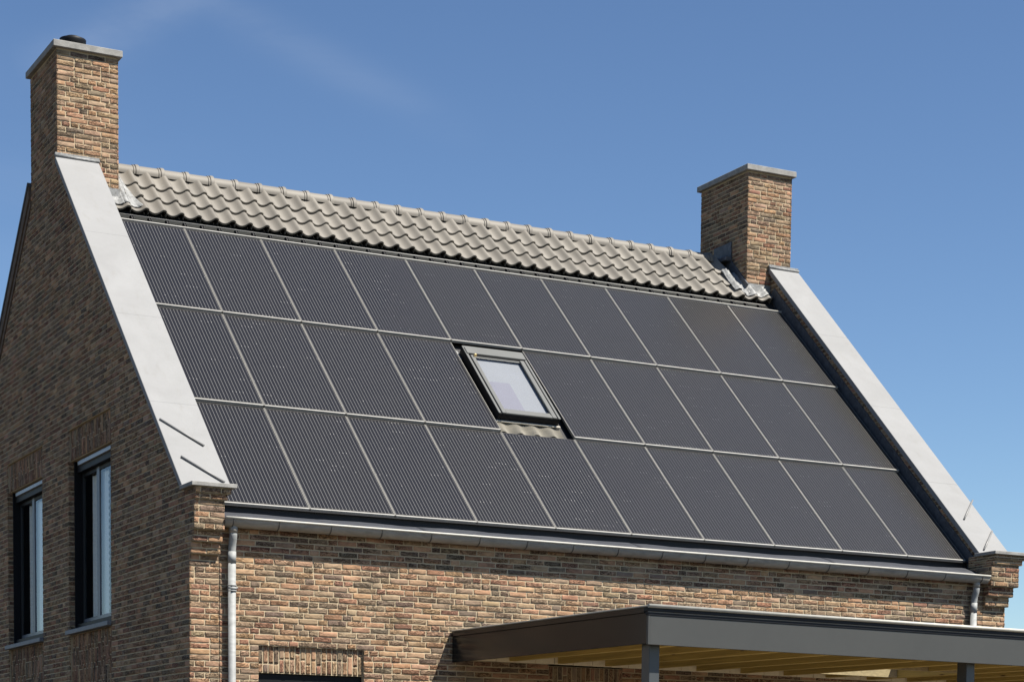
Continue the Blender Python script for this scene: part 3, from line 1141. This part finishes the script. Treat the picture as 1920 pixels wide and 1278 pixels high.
def tiles():
    V, F, S, C = [], [], [], []
    rows = [(6.06, -0.075), (6.375, -0.075), (6.69, -0.075)]
    for r, (s0, off) in enumerate(rows):
        s1 = s0 + (0.37 if r < 2 else 0.46)
        c = -1
        while True:
            c += 1
            xa = X0T + c * TW
            if xa > 9.95:
                break
            if r == 0 and (xa + TW < 0.02 or xa > 9.88):
                continue
            if r > 0 and (xa + TW < 0.30 or xa + TW > 9.44):
                continue
            jx, js, jo = random.gauss(0, .0012), random.gauss(0, .002), random.gauss(0, .0012)
            tw = random.gauss(0, 0.0012)
            tone = random.random()
            b0 = len(V)
            n = len(TP)
            for (s, lift) in ((s0, 0.037), (s0 + 0.012, 0.039), (s1, 0.0)):
                for t in TP:
                    V.append(RP(xa + t * TW * 1.03 + jx, s + js - (0.012 * math.sin(min(1, t / .80) * math.pi) if s < s0 + .1 else 0), off + lift + tile_profile(t) + jo + tw * (t - .5) - (0.004 if s == s0 else 0)))
            for t in TP:   # lip underside
                V.append(RP(xa + t * TW * 1.03 + jx, s0 + js + 0.004 - 0.012 * math.sin(min(1, t / .80) * math.pi), off + 0.037 + tile_profile(t) + jo - 0.028))
            for t in TP:   # back of the lip
                V.append(RP(xa + t * TW * 1.03 + jx, s0 + js + 0.06, off + 0.030 + tile_profile(t) + jo - 0.028))
            for i in range(n - 1):
                F.append((b0 + i, b0 + i + 1, b0 + n + i + 1, b0 + n + i)); S.append(True)
                F.append((b0 + n + i, b0 + n + i + 1, b0 + 2 * n + i + 1, b0 + 2 * n + i)); S.append(True)
                F.append((b0 + 3 * n + i, b0 + 3 * n + i + 1, b0 + i + 1, b0 + i)); S.append(False)
                F.append((b0 + 4 * n + i, b0 + 4 * n + i + 1, b0 + 3 * n + i + 1, b0 + 3 * n + i)); S.append(False)
            # right-hand side drop and left side
            V.append(RP(xa + TW * 1.03 + jx, s0 + js, off - 0.005)); V.append(RP(xa + TW * 1.03 + jx, s1, off - 0.02))
            q = len(V) - 2
            F.append((b0 + n - 1, q, q + 1, b0 + 3 * n - 1)); S.append(False)
            C += [tone] * (len(V) - b0)
    me = bpy.data.meshes.new('roof_tiles')
    me.from_pydata([tuple(p) for p in V], [], F)
    me.polygons.foreach_set('use_smooth', S)
    at = me.attributes.new('tcol', 'FLOAT', 'POINT')
    at.data.foreach_set('value', C)
    me.materials.append(MAT['tile'])
    me.update()
    return link('roof_tiles', me)


hp(tiles())


def ridge():
    V, F, C = [], [], []
    pitch = 0.331
    z = 4.895 - 0.115
    x = 0.69 - 2 * pitch
    na = 15

    def ring(x, r, dz=0.0):
        for a in range(na):
            t = math.radians(-12 + 204 * a / (na - 1))
            V.append((x, YR - math.cos(t) * r * 1.02, z + dz + math.sin(t) * r))
    while x < 9.30:
        b = len(V)
        tone = random.random()
        dz = random.gauss(0, .0015)
        # barrel, then the ringed collar at its right-hand end
        prof = [(0.0, .104), (.250, .107), (.254, .116), (.266, .117), (.270, .109), (.280, .109), (.284, .121), (.320, .125), (.331, .121), (.333, .104)]
        if x < 0.1:
            x += pitch
            continue
        for dx, r in prof:
            ring(x + dx - 0.30, r, dz)
        for i in range(len(prof) - 1):
            for a in range(na - 1):
                F.append((b + i * na + a, b + i * na + a + 1, b + (i + 1) * na + a + 1, b + (i + 1) * na + a))
        C += [tone] * (len(V) - b)
        x += pitch
    me = bpy.data.meshes.new('ridge_tiles')
    me.from_pydata(V, [], F)
    me.polygons.foreach_set('use_smooth', [True] * len(F))
    at = me.attributes.new('tcol', 'FLOAT', 'POINT')
    at.data.foreach_set('value', C)
    me.materials.append(MAT['tile'])
    me.update()
    o = link('ridge_tiles', me)
    md = o.modifiers.new('edge', 'EDGE_SPLIT')
    md.split_angle = math.radians(38)
    return o


hp(ridge())

# ------------------------------------------------------------------ chimneys
def chimney(x0, x1, seed, cowl, ztop=5.958):
    b = Bricks()
    zb = 4.20
    b.wall(*frame_front(CY0), zb, ztop, lambda a, c: [(x0, x1)], 0.32, seed=seed)
    if x0 > 0:
        b.wall(*frame_left(x0), zb, ztop, lambda a, c: [(-CY1, -CY0)], 0.3, seed=seed + 1)
    else:
        b.wall(*frame_left(x0), 4.68, ztop, lambda a, c: [(-CY1, -CY0)], 0.3, seed=seed + 1)
    b.wall(*frame_right(x1), zb, ztop, lambda a, c: [(CY0, CY1)], 0.3, seed=seed + 2)
    b.wall(*frame_back(CY1), zb, ztop, lambda a, c: [(-x1, -x0)], 0.3, seed=seed + 3)
    ch = hp(b.build('chimney'))
    m = MB()
    m.box(x0 - .05, x1 + .045, CY0 - .05, CY1 + .05, ztop, ztop + .078, 'capstone', 0.005)
    sub(m.build('cap'), ch)
    if cowl:
        m = MB()
        cx, cy, z = -0.105, 5.22, ztop + .07
        m.tube([(cx, cy, z), (cx, cy, z + .09), (cx, cy, z + .13), (cx, cy, z + .18), (cx, cy, z + .235), (cx, cy, z + .262), (cx, cy, z + .268)], 0.1, 'winblack', 28,
               radii=[.095, .095, .12, .152, .162, .164, .15])
        m.tube([(cx, cy, z + .285), (cx, cy, z + .295)], 0.15, 'winblack', 28, radii=[.10, .09])
        for a in range(4):
            t = a * math.pi / 2 + .4
            m.tube([(cx + .09 * math.cos(t), cy + .09 * math.sin(t), z + .25), (cx + .09 * math.cos(t), cy + .09 * math.sin(t), z + .29)], .006, 'winblack', 6)
        sub(m.build('cowl'), ch)
    return ch


chl = chimney(-0.475, 0.292, 300, True)
chr_ = chimney(9.575, 10.335, 400, False)

# lead flashings dressed over the tiles beside the chimneys
def tileoff(x, s):
    t = ((x - X0T) / TW) % 1.0
    return -0.05 + tile_profile(t)


def leadsheet(x0, x1, s0, s1, mat, wob=0.006, lift=0.014, edge=None):
    m = MB()
    nx, nsv = 22, 16
    grid = []
    for j in range(nsv + 1):
        s = s0 + (s1 - s0) * j / nsv
        row = []
        for i in range(nx + 1):
            x = x0 + (x1 - x0) * i / nx
            e = edge(s) if edge else 0.0
            xx = x + e * (i / nx if x1 > x0 else i / nx)
            row.append(RP(xx, s + (0.02 * math.sin(9 * x) if j == 0 else 0), tileoff(xx, s) + lift + random.gauss(0, wob)))
        grid.append(row)
    m.sheet(grid, mat, 0.003)
    return m


sub(leadsheet(0.292, 0.36, 6.12, 7.08, 'lead', 0.003, 0.016, lambda s: 0.20 * (7.1 - s)).build('side_flashing'), chl)
sub(leadsheet(0.03, 0.32, 6.11, 6.38, 'lead', 0.004, 0.026).build('front_apron'), chl)
m = MB()
m.box(0.03, 0.294, CY0 - .012, CY0 - .001, 4.17, 4.385, 'lead', 0.002)
m.box(0.293, 0.302, CY0 - .012, CY0 + .55, 4.20, 4.385, 'lead', 0.002)
sub(m.build('apron_upstand'), chl)

sub(leadsheet(9.575, 9.33, 6.18, 6.72, 'lead', 0.005, 0.022).build('side_flashing'), chr_)
sub(leadsheet(9.50, 9.97, 6.12, 6.38, 'lead', 0.006, 0.022).build('front_apron'), chr_)
m = MB()
m.box(9.578, 9.985, CY0 - .014, CY0 - .001, 4.17, 4.375, 'lead', 0.003)
sub(m.build('apron_upstand'), chr_)
m = MB()
m.slope_box(9.30, 9.577, 6.64, 7.20, -0.10, -0.075, 'darklead', 0.003)
m.slope_box(9.556, 9.577, 6.30, 7.0, -0.08, 0.06, 'darklead', 0.003)
m.box(9.555, 9.578, 5.01, 5.47, 4.83, 5.04, 'darklead', 0.004)
m.box(9.46, 9.578, 5.00, 5.48, 4.765, 4.83, 'darklead', 0.01)
sub(m.build('saddle_flashing'), chr_)

# ------------------------------------------------------------------ eaves: black shade board, zinc sheet, gutter, downpipes
m = MB()
m.box(0.0, 9.97, 0.045, 0.07, -0.20, -0.02, 'black')  # black colour stands for the shaded void under the panel edge
m.box(0.0, 9.97, 0.0, 0.05, -0.03, -0.018, 'black')
hp(m.build('eaves_board'))
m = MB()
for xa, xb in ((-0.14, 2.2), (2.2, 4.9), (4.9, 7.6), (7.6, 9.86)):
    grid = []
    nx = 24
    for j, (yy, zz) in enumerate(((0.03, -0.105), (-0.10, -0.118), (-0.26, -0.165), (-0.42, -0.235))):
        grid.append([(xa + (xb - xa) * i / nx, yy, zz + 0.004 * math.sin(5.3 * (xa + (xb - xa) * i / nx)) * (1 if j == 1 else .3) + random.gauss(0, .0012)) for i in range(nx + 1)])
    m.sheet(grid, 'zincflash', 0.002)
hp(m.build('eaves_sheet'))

GX0, GX1 = -0.145, 9.865
GYC, GR = -0.462, 0.088


def gz(x):                                   # the gutter falls slightly to the right
    return -0.230 - 0.0018 * (x - GX0)


m = MB()
n = 17
secs = [GX0 + i * (GX1 - GX0) / 40 for i in range(41)]


def half(x, r, a0=180, a1=360, nn=n):
    return [(x, GYC + math.cos(math.radians(a0 + (a1 - a0) * i / (nn - 1))) * r, gz(x) + math.sin(math.radians(a0 + (a1 - a0) * i / (nn - 1))) * r) for i in range(nn)]


m.sheet([half(x, GR) for x in secs], 'zinc', 0.002)
for xe in (GX0, GX1):
    f = m.bm.faces.new([m.bm.verts.new(p) for p in half(xe, GR)])
    f.material_index = m.mi('zinc')
m.tube([(x, GYC - GR, gz(x) + .002) for x in secs], 0.0125, 'trimlight', 10)  # lip coloured pale to paint its bright highlight
gut = hp(m.build('gutter'))
xs_ = [-0.06] + [0.44 + 0.5815 * k for k in range(17)]
for xb in xs_:
    if xb > GX1 - .02:
        continue
    m = MB()
    for (xa, r) in ((xb - .006, GR + .003),):
        m.sheet([half(xa, r), half(xa + .006, r + .004), half(xa + .014, r)], 'bracket', 0.001)
    sub(m.build('bracket'), gut)


def downpipe(x, zend):
    r = 0.041
    m = MB()
    y0, y1 = GYC, YW - 0.052
    z0 = gz(x) - GR + .02
    m.tube([(x, y0, z0), (x, y0, z0 - .075)], r + .004, 'zinc', 18)
    pts = [(x, y0, z0 - .05), (x, y0, z0 - .10), (x, y0 + .008, z0 - .135), (x, y0 + .028, z0 - .18), (x, y1 - .006, z0 - .215), (x, y1, z0 - .25), (x, y1, z0 - .33)]
    m.tube(pts, r, 'pipe', 18)
    m.tube([(x, y1, z0 - .26), (x, y1, z0 - .38)], r + .003, 'pipe', 18)
    m.tube([(x, y1, z0 - .36), (x, y1, zend)], r, 'pipe', 18)
    p = hp(m.build('downpipe'))
    z = z0 - .60
    m = MB()
    for d in (0.0, .03, .055):
        m.tube([(x, y1, z - d), (x, y1, z - d - .012)], r + .008, 'pipe', 18)
    m.tube([(x, y1, z - .02), (x, y1, z - .045)], r + .004, 'pipe', 18)
    m.tube([(x + r, y1, z - .02), (x + r + .022, y1, z - .03)], .009, 'pipe', 8)
    m.tube([(x, y1, z - .03), (x, YW, z - .03)], .008, 'pipe', 8)
    sub(m.build('pipe_clamp'), p)


downpipe(-0.035, ZG)
downpipe(9.715, ZG)

# ------------------------------------------------------------------ gable windows
def gable_window(a, b, first):
    D = XL + 0.10
    wroot = hp(bpy.data.objects.new('window', None)) if False else None
    m = MB()                                 # deep black outer frame
    x0, x1 = XL + .070, XL + .20
    m.box(x0, x1, b - .025, b, -1.06, WZ1, 'winblack', 0.003)
    m.box(x0, x1, a, a + .06, -1.06, WZ1, 'winblack', 0.003)
    m.box(x0 + .03, x1, a + .06, b - .025, WZ1 - .14, WZ1, 'winblack', 0.003)
    m.box(x0 + .02, x1, a + .06, b - .025, -1.06, -1.0, 'winblack', 0.003)
    fr = hp(m.build('gable_window'))
    m = MB()                                 # light cover strip of the sun screen
    m.box(XL + .07, XL + .105, a + .06, b - .16, WZ1 - .066, WZ1 - .016, 'winlight', 0.004)
    sub(m.build('screen_cassette'), fr)
    xs0, xs1 = XL + .165, XL + .20
    mid = a + (b - a) * 0.607
    for (p, q) in ((a + .06, mid), (mid, b - .025)):
        m = MB()
        z0, z1 = -1.0, WZ1 - .14
        wd = .055
        m.box(xs0, xs1, p, p + wd, z0, z1, 'wingrey', 0.003)
        m.box(xs0, xs1, q - wd, q, z0, z1, 'windark' if q > mid + .1 else 'wingrey', 0.003)
        m.box(xs0, xs1, p + wd, q - wd, z0, z0 + .06, 'wingrey', 0.003)
        m.box(xs0, xs1, p + wd, q - wd, z1 - .05, z1, 'winblack', 0.003)
        s = sub(m.build('sash'), fr)
        m = MB()
        m.box(xs0 + .012, xs0 + .022, p + wd - .004, q - wd + .004, z0 + .055, z1 - .045, 'glass')
        sub(m.build('pane'), fr)
    m = MB()
    m.box(XL - .05, XL + .18, a, b + .02, WZ0 + .0, WZ0 + .052, 'sill', 0.004)
    m.box(XL + .09, XL + .19, a + .002, b - .002, WZ0 + .052, WZ0 + .075, 'winlight', 0.003)
    sub(m.build('sill'), fr)
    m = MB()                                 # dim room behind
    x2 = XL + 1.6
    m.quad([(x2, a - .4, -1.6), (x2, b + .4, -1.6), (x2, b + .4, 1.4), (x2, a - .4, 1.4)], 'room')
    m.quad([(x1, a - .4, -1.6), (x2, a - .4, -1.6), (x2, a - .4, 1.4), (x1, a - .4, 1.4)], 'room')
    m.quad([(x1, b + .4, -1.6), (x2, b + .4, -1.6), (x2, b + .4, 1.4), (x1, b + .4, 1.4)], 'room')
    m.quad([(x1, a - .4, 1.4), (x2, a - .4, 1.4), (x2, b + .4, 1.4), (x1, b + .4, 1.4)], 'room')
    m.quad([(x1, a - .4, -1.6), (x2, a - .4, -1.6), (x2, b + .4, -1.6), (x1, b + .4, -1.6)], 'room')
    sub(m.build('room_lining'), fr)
    # lace curtains: a narrow gathered length beside each stile, one scalloped edge
    ct = empty('lace_curtain', (xs1 + .03, 0.5 * (a + b), -1.0))
    tag(ct, 'white scalloped lace curtain behind the gable window nearest the house corner' if first else
        'white scalloped lace curtain behind the gable window farther from the corner', 'curtain', 'lace curtains behind the gable windows')
    for (ya, yb, flip) in ((mid + .22, mid + .42, 1), (mid - .26, mid - .01, -1)):
        m = MB()
        nz = 96
        grid = []
        z0, z1 = -0.93, WZ1 - .20
        for j in range(nz + 1):
            z = z0 + (z1 - z0) * j / nz
            sc = abs(math.sin(z * math.pi / 0.075)) * 0.026
            p, q = (ya, yb + sc) if flip > 0 else (ya - sc, yb)
            row = []
            for i in range(17):
                y = p + (q - p) * i / 16
                row.append((xs1 + .03 + 0.016 * math.sin(y * 48), y, z))
            grid.append(row)
        m.sheet(grid, 'curtain', 0.002)
        c = m.build('curtain_panel', None, ct.location)
        c.location = (0, 0, 0)
        c.parent = ct
    return fr


gable_window(*WINS[0], True)
gable_window(*WINS[1], False)

# window under the front soldier course (only its head shows) and the one under the carport
for (x0, x1, z0, z1) in (FWIN, CWIN):
    m = MB()
    y0, y1 = YW + .07, YW + .15
    m.box(x0, x1, y0, y1, z0 - .13, z0 - .004, 'winblack', 0.003)
    m.box(x0, x0 + .06, y0, y1, -3.6, z0 - .13, 'winblack', 0.003)
    m.box(x1 - .06, x1, y0, y1, -3.6, z0 - .13, 'winblack', 0.003)
    m.box(x0, x1, y0, y1, -3.7, -3.6, 'winblack', 0.003)
    m.box(x0 + .005, x1 - .005, y0 - .012, y0, z0 - .122, z0 - .10, 'wingrey', 0.002)
    f = hp(m.build('front_window'))
    m = MB()
    m.box(x0 + .06, x1 - .06, y0 + .03, y0 + .04, -3.6, z0 - .13, 'glass')
    sub(m.build('pane'), f)
    m = MB()
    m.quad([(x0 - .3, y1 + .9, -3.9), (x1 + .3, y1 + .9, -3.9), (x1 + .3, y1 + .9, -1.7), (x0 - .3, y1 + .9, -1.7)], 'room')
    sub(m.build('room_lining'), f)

# ------------------------------------------------------------------ roof window
m = MB()                                     # black upstand ring
ax0, ax1, as0, as1 = 4.045, 4.885, 2.19, 3.62
m.slope_box(ax0, ax0 + .05, as0, as1, -0.13, 0.055, 'winblack', 0.004)
m.slope_box(ax1 - .05, ax1, as0, as1, -0.13, 0.055, 'winblack', 0.004)
m.slope_box(ax0 + .05, ax1 - .05, as0, as0 + .05, -0.13, 0.045, 'winblack', 0.004)
m.slope_box(ax0 + .05, ax1 - .05, as1 - .05, as1, -0.13, 0.055, 'winblack', 0.004)
skyw = hp(m.build('roof_window'))
m = MB()                                     # metal cladding of the frame and sash
m.slope_box(ax0 - .004, ax0 + .028, as0 - .004, as1, 0.055, 0.068, 'sash', 0.003)
m.slope_box(ax1 - .028, ax1 + .004, as0 - .004, as1, 0.055, 0.068, 'sash', 0.003)
m.slope_box(ax0 + .046, ax0 + .098, as0 + .0, as1 - .20, 0.050, 0.072, 'sash', 0.004)
m.slope_box(ax1 - .105, ax1 - .046, as0 + .0, as1 - .20, 0.050, 0.072, 'sash', 0.004)
m.slope_box(ax0 + .098, ax1 - .105, as0 + .002, as0 + .062, 0.046, 0.068, 'sash', 0.004)
m.slope_box(ax0 + .098, ax1 - .105, as0 + .067, as0 + .105, 0.046, 0.060, 'sash', 0.003)
m.slope_box(ax0 + .098, ax1 - .105, as1 - .225, as1 - .19, 0.046, 0.054, 'sash', 0.003)
sub(m.build('sash'), skyw)
m = MB()
m.slope_box(ax0 + .012, ax1 - .006, as1 - .175, as1 - .045, 0.062, 0.080, 'sash', 0.004)
m.slope_box(ax0 + .012, ax1 - .006, as1 - .043, as1 - .0, 0.045, 0.070, 'sash', 0.004)
m.slope_box(ax0 + .05, ax1 - .05, as1 - .20, as1 - .03, 0.045, 0.061, 'winblack', 0.003)
sub(m.build('top_hood'), skyw)
m = MB()
m.tube([RP(ax0 + .10, as1 - .215, .085), RP(ax0 + .10, as1 - .235, .085)], .02, 'brass', 12)
sub(m.build('vent_knob'), skyw)
m = MB()
m.slope_box(ax0 + .096, ax1 - .103, as0 + .10, as1 - .19, 0.040, 0.048, 'roofglass')
sub(m.build('pane'), skyw)
m = MB()
# added pale sheet painting the pane's sky reflection, lilac patch at lower left
bx0, bx1, bs0, bs1 = ax0 + .05, ax1 - .05, as0 + .05, as1 - .05
m.slope_box(bx0, bx1, bs0, bs1, 0.012, 0.022, 'blind')
m.slope_box(bx0, 4.47, bs0, 2.93, 0.0225, 0.026, 'blindlow')
sub(m.build('blind'), skyw)
m = MB()                                     # pleated apron under the window
nx, nsv = 190, 2
grid = []
for j in range(nsv + 1):
    s = 1.94 + (as0 - .005 - 1.94) * j / nsv
    row = []
    for i in range(nx + 1):
        x = 4.01 + (4.90 - 4.01) * i / nx
        t = ((x - 4.0) / 0.226) % 1.0
        fold = 0.004 * (1 if i % 2 else -1)
        row.append(RP(x + 0.010 * (j / nsv), s, -0.075 + 0.045 * (0.5 + 0.5 * math.sin(t * 2 * math.pi)) * (1 - 0.6 * j / nsv) + fold))
    grid.append(row)
m.sheet(grid, 'apron', 0.002, smooth=False)
m.slope_box(4.015, 4.915, as0 - .03, as0 + .0, -0.05, -0.035, 'apron', 0.003)
sub(m.build('apron'), skyw)
m = MB()
m.slope_box(4.0, 4.04, as0 - .25, as1 + .17, -0.11, -0.095, 'black')
m.slope_box(4.89, 5.0, as0 - .25, as1 + .17, -0.11, -0.095, 'black')
m.slope_box(4.006, 4.04, as1 - .14, as1 + .05, -0.09, -0.04, 'lead', 0.006)
m.slope_box(4.0, 5.0, as1 + .005, as1 + .17, -0.11, -0.09, 'black')
sub(m.build('side_flashing'), skyw)

# ------------------------------------------------------------------ solar panels
PH = 1.92
TILT = math.atan2(0.026, PH)


def panel_mesh(w):
    m = MB()
    g, e = 0.003, 0.009
    L = PH - 0.012
    eb = 0.015
    e = 0.011
    m.box(e, w - e, eb, L - .012, -0.030, -0.0035, 'cells')
    body = m
    me = bpy.data.meshes.new('laminate')
    m.bm.to_mesh(me); m.bm.free()
    for q in m.mats:
        me.materials.append(q)
    f = MB()
    f.box(g, e, 0.0, L, -0.034, 0.0, 'seam')
    f.box(w - e, w - g, 0.0, L, -0.034, 0.0, 'seam')
    f.box(e, w - e, 0.0, eb, -0.034, 0.001, 'alu', 0.0015)
    f.box(e, w - e, L - .012, L, -0.034, -0.004, 'black')
    mf = bpy.data.meshes.new('frame')
    f.bm.to_mesh(mf); f.bm.free()
    for q in f.mats:
        mf.materials.append(q)
    return me, mf


full, narrow = panel_mesh(1.0), panel_mesh(0.925)
ROWN = ['bottom', 'middle', 'top']
ORD = ['first', 'second', 'third', 'fourth', 'fifth', 'sixth', 'seventh', 'eighth', 'ninth', 'tenth']


def panel_label(i, j):
    if (i, j) == (4, 2):
        return 'dark solar panel in the top row, right above the roof window'
    if (i, j) == (4, 0):
        return 'dark solar panel in the bottom row, right below the roof window'
    if (i, j) == (3, 1):
        return 'dark solar panel in the middle row, touching the left side of the roof window'
    if (i, j) == (5, 1):
        return 'dark solar panel in the middle row, touching the right side of the roof window'
    if i == 0:
        return ('dark solar panel partly behind the left coping, above the left downpipe, bottom row',
                'dark solar panel partly behind the left coping, in the middle row',
                'dark solar panel partly behind the left coping, in the top row below the cowled chimney')[j]
    if i == 9:
        return ('narrow dark solar panel beside the right coping, in the bottom row above the gutter',
                'narrow dark solar panel beside the right coping, in the middle row',
                'narrow dark solar panel beside the right coping, in the top row under the tiles')[j]
    if i < 5:
        return 'dark solar panel, %s from the left coping in the %s row' % (ORD[i], ROWN[j])
    return 'dark solar panel, %s from the right coping in the %s row' % (ORD[9 - i], ROWN[j])


for j in range(3):
    for i in range(10):
        if (i, j) == (4, 1):
            continue
        me, mf = narrow if i == 9 else full
        p = empty('solar_panel')
        pos = RP(i, j * PH + 0.002, 0.0)
        p.location = pos
        p.rotation_euler = (TH - TILT + random.gauss(0, .0006), random.gauss(0, .0006), 0)
        tag(p, panel_label(i, j), 'solar panel', 'solar panels on the roof')
        link('laminate', me, p)
        link('frame', mf, p)

# ------------------------------------------------------------------ carport
CX0, CX1, CYF, CZT, CZB = 2.52, 11.3, -4.52, -1.245, -1.60
CSL = (1.28 - 1.236) / 4.15                  # the flat roof falls gently away from the house


def cz(y, x=CX0):
    return CSL * (y - YW) - 0.006 * (x - CX0)


car = empty('carport', (5.6, -2.4, ZG))
tag(car, 'flat roofed anthracite carport with pine joists leaning on the front wall', 'carport')
CINV = Matrix.Translation((-5.6, 2.4, -ZG))


def cp(o):
    o.parent = car
    o.matrix_parent_inverse = CINV
    return o


def cbox(m, x0, x1, y0, y1, z0, z1, mat, bev=0.0):
    P = [(x, y, z + cz(y, x)) for z in (z0, z1) for x, y in ((x0, y0), (x1, y0), (x1, y1), (x0, y1))]
    m.hull8(P, mat, bev)


YWC = YW - 0.004
m = MB()
cbox(m, CX0 + .02, CX1, CYF, CYF + .03, -1.60, -1.335, 'anthra', 0.002)
cbox(m, CX0 - .001, CX0 + .02, CYF - .002, CYF + .03, -1.60, -1.335, 'anthra', 0.002)
cp(m.build('front_fascia'))
m = MB()
cbox(m, CX0, CX0 + .03, CYF + .031, YWC, -1.59, -1.312, 'anthraside', 0.002)
cp(m.build('side_fascia'))
m = MB()
cbox(m, CX1 - .03, CX1, CYF + .031, YWC, -1.60, -1.30, 'anthraside', 0.002)
cp(m.build('side_fascia'))
m = MB()                                     # roof edge trim
cbox(m, CX0 - .012, CX1 + .01, CYF - .02, CYF + .06, -1.298, -1.258, 'trimdark', 0.003)
cbox(m, CX0 - .004, CX1 + .01, CYF - .007, CYF + .05, -1.333, -1.299, 'trimdark', 0.002)
cbox(m, CX0 - .006, CX1 + .01, CYF - .010, CYF + .0, -1.3075, -1.2995, 'seam', 0.001)
cbox(m, CX0 - .012, CX0 + .06, CYF + .061, YWC, -1.310, -1.258, 'anthraside', 0.003)
cbox(m, CX1 - .06, CX1 + .012, CYF + .061, YWC, -1.305, -1.258, 'anthraside', 0.003)
cp(m.build('edge_trim'))
m = MB()
P0 = [(CX0 - .014, CYF - .026), (CX1 + .01, CYF - .026)]
m.tube([(x, y, -1.250 + cz(y, x)) for x, y in P0], 0.018, 'trimlight', 10)
cbox(m, CX0 - .018, CX0 + .05, CYF - .02, YWC, -1.2570, -1.243, 'trimlight', 0.003)
cp(m.build('top_strip'))
m = MB()                                     # roof boards around the roof light
OX0, OX1, OY0, OY1 = 6.95, 8.106, -2.3, -1.0
for (x0, x1, y0, y1) in ((CX0 + .05, OX0, CYF + .05, YWC), (OX1, CX1 - .03, CYF + .05, YWC), (OX0, OX1, CYF + .05, OY0), (OX0, OX1, OY1, YWC)):
    cbox(m, x0, x1, y0, y1, -1.345, -1.262, 'osb')
cp(m.build('roof_boards'))
m = MB()
for (x0, x1, y0, y1) in ((CX0 + .05, OX0 - .031, CYF + .06, YWC), (OX1 + .031, CX1 - .06, CYF + .06, YWC), (OX0 - .031, OX1 + .031, CYF + .06, OY0 - .031), (OX0 - .031, OX1 + .031, OY1 + .031, YWC)):
    cbox(m, x0, x1, y0, y1, -1.2605, -1.2575, 'deck')
cp(m.build('roof_felt'))
m = MB()
for (x0, x1, y0, y1) in ((OX0 - .03, OX0, OY0, OY1), (OX1, OX1 + .03, OY0, OY1), (OX0 - .03, OX1 + .03, OY0 - .03, OY0), (OX0 - .03, OX1 + .03, OY1, OY1 + .03)):
    cbox(m, x0, x1, y0, y1, -1.2615, -1.20, 'trimdark')
rl = cp(m.build('roof_light'))
m = MB()
cbox(m, OX0, OX1, OY0, OY1, -1.225, -1.219, 'glass')
sub(m.build('pane'), rl)
k = -1
x = 3.212 - 0.612
while x < CX1 - .1:
    segs = [(CYF + .032, YWC)]
    if OX0 < x < OX1 - .05:
        segs = [(CYF + .032, OY0 - .045), (OY1 + .045, YWC)]
    for a, b in segs:
        m = MB()
        cbox(m, x, x + .07, a, b, -1.545, -1.346, 'pine', 0.003)
        cp(m.build('joist'))
    x += 0.612
for (y0, y1) in ((OY1, OY1 + .044), (OY0 - .044, OY0)):
    m = MB()
    cbox(m, OX0 - .03, OX1 - .002, y0, y1, -1.545, -1.346, 'pineboard', 0.003)
    cp(m.build('trimmer'))
m = MB()                                     # boards closing the bays at the wall, sunlight painted as a pale colour
x = CX0 + .05
random.seed(5)
while x < CX1 - .3:
    wd = random.choice((.225, .24, .245))
    m.box(x, x + wd - .006, YW - .03, YWC, -1.555 + cz(YW, x), -1.352 + cz(YW, x), 'ply', 0.002)
    x += wd
cp(m.build('wall_boards'))
for (x0, x1, y0, y1) in ((2.615, 2.726, -4.39, -4.25), (6.347, 6.452, -4.39, -4.24), (CX1 - .15, CX1 - .04, -4.39, -4.25)):
    m = MB()
    m.box(x0, x1, y0, y1, ZG, -1.548 + cz(y0, x0), 'post', 0.004)
    cp(m.build('post'))
